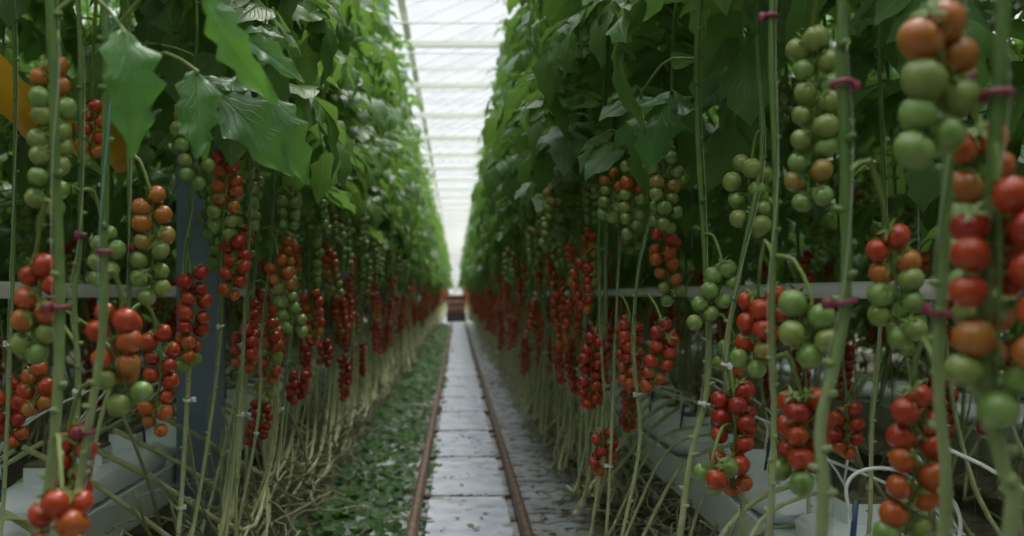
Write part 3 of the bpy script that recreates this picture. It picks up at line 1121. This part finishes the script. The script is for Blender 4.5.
for k, y in enumerate(ys):
    o = link('roof_beam', bm_, loc=(0, y, ZG - 0.52))
    tag(o, 'cream cross beam under the glass roof, %s from the top of the view' % ordinal(k - 3) if k > 3 else 'cream cross beam overhead, nearer than any in view', 'roof beam', 'cross beams of the roof', 'structure')
    for q, dy in enumerate((1.0, 2.2)):
        o = link('screen_bar', thin_, loc=(0, y + dy, ZG - 0.42))
        tag(o, 'thin grey cross bar, %s of the pair behind the %s visible cream roof beam' % (('nearer', 'farther')[q], ordinal(k - 3)) if k > 3 else 'thin grey cross bar overhead, nearer than any beam in view', 'roof bar', 'thin grey cross bars of the roof', 'structure')

# overhead crop wires
for x, w in ((XL - 0.30, 'left aisle row'), (XR + 0.30, 'right aisle row'), (1.2, 'vines behind the right gutter'), (-1.38, 'vines behind the left gutter')):
    mb = MB()
    mb.tube([(x, Y0, TOP + .02), (x, 38, TOP + .02)], 0.003, 5)
    tag(link('crop_wire', mb.mesh('crop_wire', [M_WIRE])), 'thin steel wire high over the %s, holding the twines' % w, 'wire', 'overhead crop wires')

# ------------------------------------------------------------------ path, rails
seg = MB()
srng = random.Random(3)
for k in range(27):
    mb = MB()
    y = 1.46 + 1.22 * k
    nx, ny = 6, 10
    V = []
    for j in range(ny + 1):
        for i in range(nx + 1):
            ex = (i in (0, nx)) * srng.uniform(-0.006, 0.006)
            ey = (j in (0, ny)) * srng.uniform(-0.010, 0.010)
            V.append((-0.135 + 0.375 * i / nx + ex, (1.175) * j / ny + ey, 0.022 + srng.uniform(-.0015, .0015)))
    Fc = [(j * (nx + 1) + i, j * (nx + 1) + i + 1, (j + 1) * (nx + 1) + i + 1, (j + 1) * (nx + 1) + i) for j in range(ny) for i in range(nx)]
    n0 = len(V)
    ring = [i for i in range(nx + 1)] + [j * (nx + 1) + nx for j in range(1, ny + 1)] + [ny * (nx + 1) + i for i in range(nx - 1, -1, -1)] + [j * (nx + 1) for j in range(ny - 1, 0, -1)]
    for q in ring:
        V.append((V[q][0], V[q][1], 0.0))
    for a in range(len(ring)):
        b = (a + 1) % len(ring)
        Fc.append((ring[b], ring[a], n0 + a, n0 + b))
    mb.add(V, Fc)
    o = link('path_slab', mb.mesh('path_slab', [M_SLAB], False), loc=(0, y, 0), rot=(0, 0, srng.uniform(-.004, .004)))
    if k < 2:
        lab = 'pale concrete slab between the rails, nearer than any in view'
    elif k < 20:
        lab = 'pale concrete slab between the rails, %s from the front of the path' % ordinal(k - 1)
    else:
        lab = 'tiny pale slab between the rails close to the trolley'
    tag(o, lab, 'path slab', 'concrete slabs of the path')
for x, w in ((-0.188, 'left'), (0.292, 'right')):
    root = bpy.data.objects.new('pipe_rail', None)
    C.objects.link(root)
    root.location = (x, 0, 0)
    tag(root, 'rusty brown pipe rail along the %s edge of the pale slabs' % w, 'rail', 'pipe rails of the aisle')
    mb = MB()
    mb.tube([(0, y, 0.062 + 0.002 * math.sin(y * 1.3)) for y in np.arange(-3.5, 34.5, 0.5)], 0.0245, 12)
    link('pipe', mb.mesh('pipe', [M_RAIL]), root)
    ft = MB()
    ft.box((-.045, -.04, 0), (.045, .04, .008))
    ft.box((-.012, -.03, .008), (.012, .03, .045))
    ftm = ft.mesh('rail_foot', [M_RAIL], False)
    for k in range(25):
        link('rail_foot', ftm, root, (0, 0.6 + 1.35 * k, 0))

# grow pipes, gutters, slabs
for x, w, ya, yb in ((-1.37, 'left', -3, 34), (1.20, 'right', -3, 34), (2.95, 'far right', 2, 20)):
    root = bpy.data.objects.new('heating_pipe', None)
    C.objects.link(root)
    root.location = (x, 0, 0)
    tag(root, 'white horizontal heating pipe running through the %s tomato row' % w, 'pipe', 'white heating pipes')
    mb = MB()
    mb.tube([(0, ya, H + .012), (0, yb, H + .012)], 0.0255, 16)
    link('pipe', mb.mesh('pipe', [M_PIPE]), root)
    hk = MB()
    hk.tube([(0, 0, H + .10), (0, 0, TOP + .02)], 0.0025, 4)
    hk.tube([(0.03, 0, H), (0.02, 0, H - .022), (0, 0, H - .028), (-0.028, 0, H - .01), (-0.026, 0, H + .05), (0, 0, H + .10)], 0.003, 4)
    hm = hk.mesh('hanger', [M_WIRE])
    y = 2.6
    while y < yb:
        link('hanger', hm, root, (0, y, 0))
        y += 2.5


def gutter(x, ya, yb, label):
    mb = MB()
    w = 0.14
    prof = [(-w, 0.40), (-w, 0.27), (-w + .03, 0.245), (-.05, 0.245), (0, 0.23), (.05, 0.245), (w - .03, 0.245), (w, 0.27), (w, 0.40), (w - .012, 0.40), (w - .012, 0.385), (-w + .012, 0.385), (-w + .012, 0.40)]
    V = [(px, ya, pz) for px, pz in prof] + [(px, yb, pz) for px, pz in prof]
    n = len(prof)
    Fc = [(i, (i + 1) % n, n + (i + 1) % n, n + i) for i in range(n)] + [tuple(range(n))[::-1], tuple(range(n, 2 * n))]
    mb.add(V, Fc)
    root = link('growing_gutter', mb.mesh('growing_gutter', [M_GUTTER], False), loc=(x, 0, 0))
    tag(root, label, 'gutter', 'growing gutters')
    sm = MB()
    sm.tube([(-.11, 0, .25), (-.11, 0, 0)], .01, 6)
    sm.tube([(.11, 0, .25), (.11, 0, 0)], .01, 6)
    sm.box((-.14, -.015, .225), (.14, .015, .240))
    smm = sm.mesh('stand', [M_WIRE])
    y = ya + 0.5
    while y < yb:
        link('stand', smm, root, (0, y, 0))
        y += 2.0


gutter(1.0, -2, 30, 'pale coated steel gutter under the right-hand vines')
gutter(-1.22, -2, 30, 'pale coated steel gutter under the left-hand vines')
gutter(2.62, 1, 20, 'pale coated steel gutter of the next row on the right')
gutter(-2.85, 1, 20, 'pale coated steel gutter of the next row on the left')


def grow_slab_mesh(rng, L=1.15):
    mb = MB()
    nu, nk = 22, 14
    V = []
    for i in range(nu + 1):
        t = i / nu
        y = -L / 2 + L * t
        e = min(1.0, min(t, 1 - t) * 12 + 0.12)
        for k in range(nk):
            a = 2 * PI * k / nk
            cx = abs(math.cos(a)) ** 0.5 * (1 if math.cos(a) > 0 else -1)
            cz = abs(math.sin(a)) ** 0.5 * (1 if math.sin(a) > 0 else -1)
            V.append((cx * 0.115 * (0.8 + 0.2 * e) + rng.uniform(-.003, .003), y + rng.uniform(-.004, .004), 0.052 + cz * 0.050 * e + rng.uniform(-.003, .003)))
    Fc = [(i * nk + k, i * nk + (k + 1) % nk, (i + 1) * nk + (k + 1) % nk, (i + 1) * nk + k) for i in range(nu) for k in range(nk)]
    Fc += [tuple(range(nk))[::-1], tuple(nu * nk + k for k in range(nk))]
    mb.add(V, Fc)
    return mb.mesh('grow_slab', [M_FILM])


GS = [grow_slab_mesh(random.Random(i)) for i in range(3)]
bl = MB()
bl.box((-.048, -.048, 0), (.048, .048, .066))
bl.tube([(0, 0, .06), (.01, 0, .12), (-.02, .02, .2)], [.009, .008, .007], 6)
BLK = bl.mesh('rooting_block', [M_BLOCK], False)
wr = MB()
wr.box((-.051, -.051, 0.002), (.051, .051, .056))
WRAP = wr.mesh('block_wrap', [M_FILM], False)
peg = MB()
peg.tube([(0, 0, 0), (0.004, 0, 0.10)], [0.004, 0.006], 6)
PEG = peg.mesh('dripper_peg', [M_TUBEB])
for x, w, ya, n in ((1.0, 'right', 2.12, 14), (-1.22, 'left', 2.12, 14), (2.62, 'next row on the right', 1.9, 8), (-2.85, 'next row on the left', 1.9, 8)):
    for k in range(n):
        y = ya + 1.22 * k
        root = link('grow_slab', GS[k % 3], loc=(x, y, 0.385), rot=(0, 0, (k % 2) * PI))
        tag(root, 'white film-wrapped grow slab in the %s gutter, %s from the front' % (w, ordinal(k + 1)) if len(w) < 6 else
            'white film-wrapped grow slab of the %s, %s from the front' % (w, ordinal(k + 1)), 'grow slab', 'white grow slabs')
        for j in (-1, 0, 1):
            b = link('rooting_block', BLK, root, (0, j * 0.36, 0.098))
            link('block_wrap', WRAP, b)

# drip lines: a white arc from the supply hose to each block, with dark pegs
drng = random.Random(8)
for x, sgn, n, w in ((1.0, 1, 9, 'right'), (-1.22, -1, 9, 'left')):
    mb = MB()
    mb.tube([(x + sgn * 0.17, ya, 0.40) for ya in np.arange(-1, 20, 1.0)], 0.009, 8)
    tag(link('supply_hose', mb.mesh('supply_hose', [M_TUBEB])), 'dark irrigation hose lying beside the %s gutter' % w, 'hose', 'irrigation hoses')
    for k in range(n):
        y = 1.75 + k * 0.55 + drng.uniform(-.1, .1)
        mb = MB()
        h = drng.uniform(0.12, 0.26)
        y2 = y + drng.uniform(.15, .35)
        a, b = Vector((x + sgn * .17, y, .40)), Vector((x - sgn * drng.uniform(-.02, .10), y2, .53))
        mb.tube(spline([a, a.lerp(b, .25) + Vector((-sgn * .06, 0, h * .9)), a.lerp(b, .6) + Vector((-sgn * .22, 0, h * 1.25)), b + Vector((0, 0, .12)), b + Vector((0, 0, 0.03))], 20), 0.0036, 6)
        o = link('drip_tube', mb.mesh('drip_tube', [M_TUBEW]))
        tag(o, 'thin white drip tube arching over the %s gutter, %s from the front' % (w, ordinal(k + 1)), 'drip tube', 'white drip tubes')
        link('dripper_peg', PEG, o, b + Vector((0, 0, -0.03)), (0.1, 0.1 * sgn, 0))

# the loop of tubing with a dark blue peg low on the right
mb = MB()
yy = 1.75
mb.tube(spline([W(852, 520, yy), W(846, 490, yy), W(855, 474, yy), W(878, 468, yy), W(905, 474, yy + .05), W(930, 500, yy + .1), W(955, 536, yy + .2)], 24), 0.0032, 6)
o = link('drip_tube', mb.mesh('drip_tube', [M_TUBEW]))
tag(o, 'white looped drip tube with dark blue peg, low behind the thick bare vine', 'drip tube', 'white drip tubes')
mb = MB()
mb.tube([W(856, 500, yy), W(853, 536, yy), W(850, 590, yy)], 0.0055, 8)
link('dripper_peg', mb.mesh('dripper_peg', [M_TUBEB]), o)

# steel posts
post = MB()
hw, hd = 0.080, 0.055
for lo, hi in (((-hw, -hd, 0), (hw, -hd + .008, ZG - .1)), ((-hw, hd - .008, 0), (hw, hd, ZG - .1)), ((-hw, -hd, 0), (-hw + .008, hd, ZG - .1)), ((hw - .008, -hd, 0), (hw, hd, ZG - .1))):
    post.box(lo, hi)
pm = post.mesh('steel_post', [M_POST], False)
bp_ = MB()
bp_.box((-.12, -.10, 0), (.12, .10, .012))
for sx in (-1, 1):
    for sy in (-1, 1):
        bp_.tube([(sx * .1, sy * .08, .012), (sx * .1, sy * .08, .03)], .009, 6)
bpm = bp_.mesh('base_plate', [M_POST], False)
for k, y in enumerate((3.85, 8.65, 13.45, 18.25)):
    root = link('steel_post', pm, loc=(-0.985, y, 0))
    tag(root, ['blue-grey steel post behind the front left vines', 'blue-grey steel post deep in the left row, second from the front', 'blue-grey steel post deep in the left row, third from the front',
               'blue-grey steel post deep in the left row, fourth from the front'][k], 'post', 'steel roof posts')
    link('base_plate', bpm, root)

# yellow sticky trap band on the left
mb = MB()
ya, yb = 1.5, 3.1
V, Fc = [], []
n = 30
for i in range(n + 1):
    y = ya + (yb - ya) * i / n
    sag = 0.02 * math.sin(i * 1.1)
    for z, dx in ((1.425 + sag, 0.004 * math.sin(i)), (1.555 + sag, 0), (1.555 + sag, 0.0015), (1.425 + sag, 0.0015 + 0.004 * math.sin(i))):
        V.append((-1.0 + dx, y, z))
for i in range(n):
    for k in range(4):
        k2 = (k + 1) % 4
        Fc.append((i * 4 + k, i * 4 + k2, (i + 1) * 4 + k2, (i + 1) * 4 + k))
mb.add(V, Fc)
tag(link('sticky_trap', mb.mesh('sticky_trap', [M_YELLOW])), 'orange-yellow sticky insect trap band at the upper left edge', 'insect trap')

# ------------------------------------------------------------------ low growth and litter
wrng = random.Random(31)
mb = MB()
for k in range(5200):
    y = 1.5 + 30 * (wrng.random() ** 1.7)
    x = wrng.uniform(-0.66, -0.235)
    if wrng.random() < 0.06:
        x = wrng.uniform(-0.235, -0.12)
    hgt = 0.16 * (1 - abs((x + 0.46) / 0.30)) + 0.03
    z = wrng.uniform(0.01, max(0.03, hgt))
    a = wrng.uniform(0, 6.28)
    d = Vector((math.cos(a), math.sin(a), wrng.uniform(-.4, .5)))
    add_leaflet(mb, wrng.choice(LT_LO if y > 8 else LT[:4]), (x, y, z), d, Vector((wrng.uniform(-.4, .4), wrng.uniform(-.6, .2), 1)), wrng.uniform(0.035, 0.075) * (1 if y < 10 else 1.5), 1.4)
for k in range(24):                                    # tufts in the joints of the slabs
    y = 5.12 + 1.22 * wrng.randrange(0, 12)
    x = wrng.choice((-0.15, -0.14, -0.1, 0.02, 0.2))
    for q in range(12):
        a = wrng.uniform(0, 6.28)
        add_leaflet(mb, LT_LO[0], (x + wrng.uniform(-.03, .03), y + wrng.uniform(-.02, .02), .015), Vector((math.cos(a), math.sin(a), .4)), Vector((0, 0, 1)), wrng.uniform(.02, .045), 1.2)
o = link('weeds', mb.mesh('weeds', [M_WEED]))
tag(o, 'low green weeds filling the strip left of the left rail', 'weeds', kind='stuff')

mb = MB()
for side, xs in ((-1, XL), (1, XR)):
    for k in range(1300):
        y = 2.4 + 24 * (wrng.random() ** 1.4)
        x = xs + side * wrng.uniform(-0.05 if side < 0 else 0.06, 0.30)
        z = wrng.uniform(0.02, 0.30)
        p = Vector((x, y, z))
        pts = [p]
        dirv = Vector((wrng.uniform(-.4, .4), wrng.choice((-1, 1)), wrng.uniform(-.1, .8))).normalized()
        for q in range(5):
            dirv = (dirv + Vector((wrng.uniform(-.5, .5), wrng.uniform(-.5, .5), wrng.uniform(-.5, .3)))).normalized()
            p = p + dirv * wrng.uniform(.04, .09)
            if p.z < 0.01:
                p.z = 0.01
            pts.append(p.copy())
        mb.tube(pts, wrng.uniform(0.002, 0.0055), 5)
for k in range(260):                                  # old bare lower stems slung along the rows
    side = wrng.choice((-1, 1))
    xs = (XL if side < 0 else XR + .08) + side * wrng.uniform(-0.02, 0.26)
    y = (3.4 if side < 0 else 4.2) + 16 * (wrng.random() ** 1.5)
    ln = wrng.uniform(.3, .8)
    z0, z1 = wrng.uniform(.05, .35), wrng.uniform(.3, .75)
    pts = spline([(xs + side * wrng.uniform(0, .1), y, z0), (xs, y + side * ln * .35, z0 + wrng.uniform(-.06, .06)), (xs + wrng.uniform(-.04, .04), y + side * ln * .75, (z0 + z1) / 2), (xs, y + side * ln, z1)], 12)
    mb.tube([Vector((p.x, p.y, max(p.z, .01))) for p in pts], wrng.uniform(.0035, .0055), 6)
o = link('dry_stem_litter', mb.mesh('dry_stem_litter', [M_DRY]))
tag(o, 'straw-coloured tangle of dead stems and roots under both rows', 'dead stems', kind='stuff')

mb = MB()
for k in range(1500):
    y = 2.5 + 25 * (wrng.random() ** 1.6)
    x = wrng.uniform(0.33, 0.95) if wrng.random() < 0.75 else wrng.uniform(-.12, .25)
    zz = 0.028 if x < .28 else 0.006
    a = wrng.uniform(0, 6.28)
    add_leaflet(mb, wrng.choice(LT_LO), (x, y, zz + wrng.uniform(0, .008)), Vector((math.cos(a), math.sin(a), 0.15)), Vector((wrng.uniform(-.3, .3), 0, 1)), wrng.uniform(.015, .045), 1.0)
for k in range(28):
    y = 1.46 + 1.22 * k - 0.0125
    for q in range(9):
        x = -0.15 + 0.40 * q / 8
        mb.tube([(x - .03, y + wrng.uniform(-.006, .006), .008), (x + .03, y + wrng.uniform(-.006, .006), .012 + wrng.uniform(0, .008))], wrng.uniform(.007, .012), 5)
o = link('fallen_leaves', mb.mesh('fallen_leaves', [M_LITTER]))
tag(o, 'brown crumpled leaf litter scattered beside and on the path', 'leaf litter', kind='stuff')

# ------------------------------------------------------------------ trolley at the end of the path
root = bpy.data.objects.new('harvest_trolley', None)
C.objects.link(root)
root.location = (-0.03, 33.9, 0)
tag(root, 'dark low harvest trolley on the rails at the far end of the path', 'trolley')
mb = MB()
mb.box((-.34, 0, .30), (.34, 1.2, .38))
for x in (-.32, .28):
    mb.box((x, 0.02, .12), (x + .04, 1.18, .30))
mb.box((-.32, .0, .10), (.32, .04, .30))
link('platform', mb.mesh('platform', [M_DARK], False), root)
wh = MB()
wh.tube([(-.02, 0, 0), (.02, 0, 0)], 0.075, 16)
whm = wh.mesh('wheel', [M_DARK], False)
for x in (-.158, .322):
    for y in (.15, 1.05):
        link('wheel', whm, root, (x, y, .162))
mb = MB()
mb.tube([(-.05, 1.16, .38), (-.05, 1.16, 1.75)], .022, 8)
mb.tube([(.15, 1.16, .38), (.15, 1.16, 1.2)], .015, 8)
mb.tube([(-.05, 1.16, 1.2), (.15, 1.16, 1.2)], .015, 8)
link('handle', mb.mesh('handle', [M_BEAM]), root)
cr = MB()
cw, cd, ch, t = .30, .40, .20, .012
cr.box((-cw, 0, 0), (cw, cd, t))
for a, b in (((-cw, 0, 0), (cw, t, ch)), ((-cw, cd - t, 0), (cw, cd, ch)), ((-cw, 0, 0), (-cw + t, cd, ch)), ((cw - t, 0, 0), (cw, cd, ch))):
    cr.box(a, b)
for i in range(7):
    x = -cw + .05 + i * (2 * cw - .1) / 6
    cr.box((x - .006, -.008, .02), (x + .006, 0, ch - .03))
crm = cr.mesh('crate', [M_CRATE], False)
rim = MB()
rim.box((-cw - .012, -.014, ch - .028), (cw + .012, 0.0, ch))
rim.box((-cw - .012, cd, ch - .028), (cw + .012, cd + .012, ch))
rim.box((-cw - .012, 0, ch - .028), (-cw, cd, ch))
rim.box((cw, 0, ch - .028), (cw + .012, cd, ch))
rimm = rim.mesh('crate_rim', [M_CRATEB], False)
for j in range(2):
    for k in range(3):
        o = link('crate', crm, loc=(-0.03, 33.94 + j * .55, .384 + k * .215))
        tag(o, 'brick red plastic crate on the trolley, %s layer, %s stack' % (('bottom', 'middle', 'top')[k], ('front', 'rear')[j]), 'crate', 'red crates on the trolley')
        link('rim', rimm, o)

# ------------------------------------------------------------------ light
wd = bpy.data.worlds.new('overcast_sky')
bpy.context.scene.world = wd
wd.use_nodes = True
nt = wd.node_tree
bg = nt.nodes['Background']
tc = nt.nodes.new('ShaderNodeTexCoord')
nz = nt.nodes.new('ShaderNodeTexNoise')
nz.inputs['Scale'].default_value = 3.0
nz.inputs['Detail'].default_value = 4
nt.links.new(tc.outputs['Generated'], nz.inputs['Vector'])
rp = nt.nodes.new('ShaderNodeValToRGB')
rp.color_ramp.elements[0].position = 0.35
rp.color_ramp.elements[0].color = (0.78, 0.84, 0.92, 1)
rp.color_ramp.elements[1].position = 0.6
rp.color_ramp.elements[1].color = (0.96, 0.95, 0.95, 1)
nt.links.new(nz.outputs['Fac'], rp.inputs['Fac'])
nt.links.new(rp.outputs['Color'], bg.inputs['Color'])
# overcast sky: the zenith is about three times as bright as the horizon
sp_ = nt.nodes.new('ShaderNodeSeparateXYZ')
nt.links.new(tc.outputs['Generated'], sp_.inputs[0])
m1 = nt.nodes.new('ShaderNodeMapRange')
m1.interpolation_type = 'SMOOTHSTEP'
m1.inputs['From Min'].default_value = 0.25
m1.inputs['From Max'].default_value = 0.95
m1.inputs['To Min'].default_value = 0.72
m1.inputs['To Max'].default_value = 3.4
nt.links.new(sp_.outputs['Z'], m1.inputs['Value'])
nt.links.new(m1.outputs[0], bg.inputs['Strength'])

sd = bpy.data.lights.new('sun', 'SUN')
sd.energy = 4.0
sd.angle = math.radians(30)
sd.color = (1.0, 0.97, 0.88)
so = bpy.data.objects.new('sun', sd)
C.objects.link(so)
so.rotation_euler = (math.radians(-22), math.radians(12), 0)
# ------------------------------------------------------------------ camera
cam = bpy.data.cameras.new('camera')
co = bpy.data.objects.new('camera', cam)
C.objects.link(co)
co.location = (0, 0, H)
co.rotation_euler = (PI / 2, 0, 0)
cam.sensor_width = 36.0
cam.sensor_fit = 'HORIZONTAL'
cam.lens = F / 1024 * 36.0
cam.shift_x = (512 - VX) / 1024
cam.shift_y = (VY - 268) / 1024
cam.clip_start = 0.05
cam.dof.use_dof = True
cam.dof.focus_distance = 2.3
cam.dof.aperture_fstop = 3.2
sc = bpy.context.scene
sc.camera = co
sc.view_settings.view_transform = 'Standard'
sc.view_settings.look = 'None'
sc.view_settings.gamma = 1.0
sc.view_settings.exposure = -0.08
sc.view_settings.use_curve_mapping = False
sc.cycles.use_denoising = True
sc.cycles.max_bounces = 10
sc.cycles.diffuse_bounces = 7
sc.cycles.transparent_max_bounces = 12
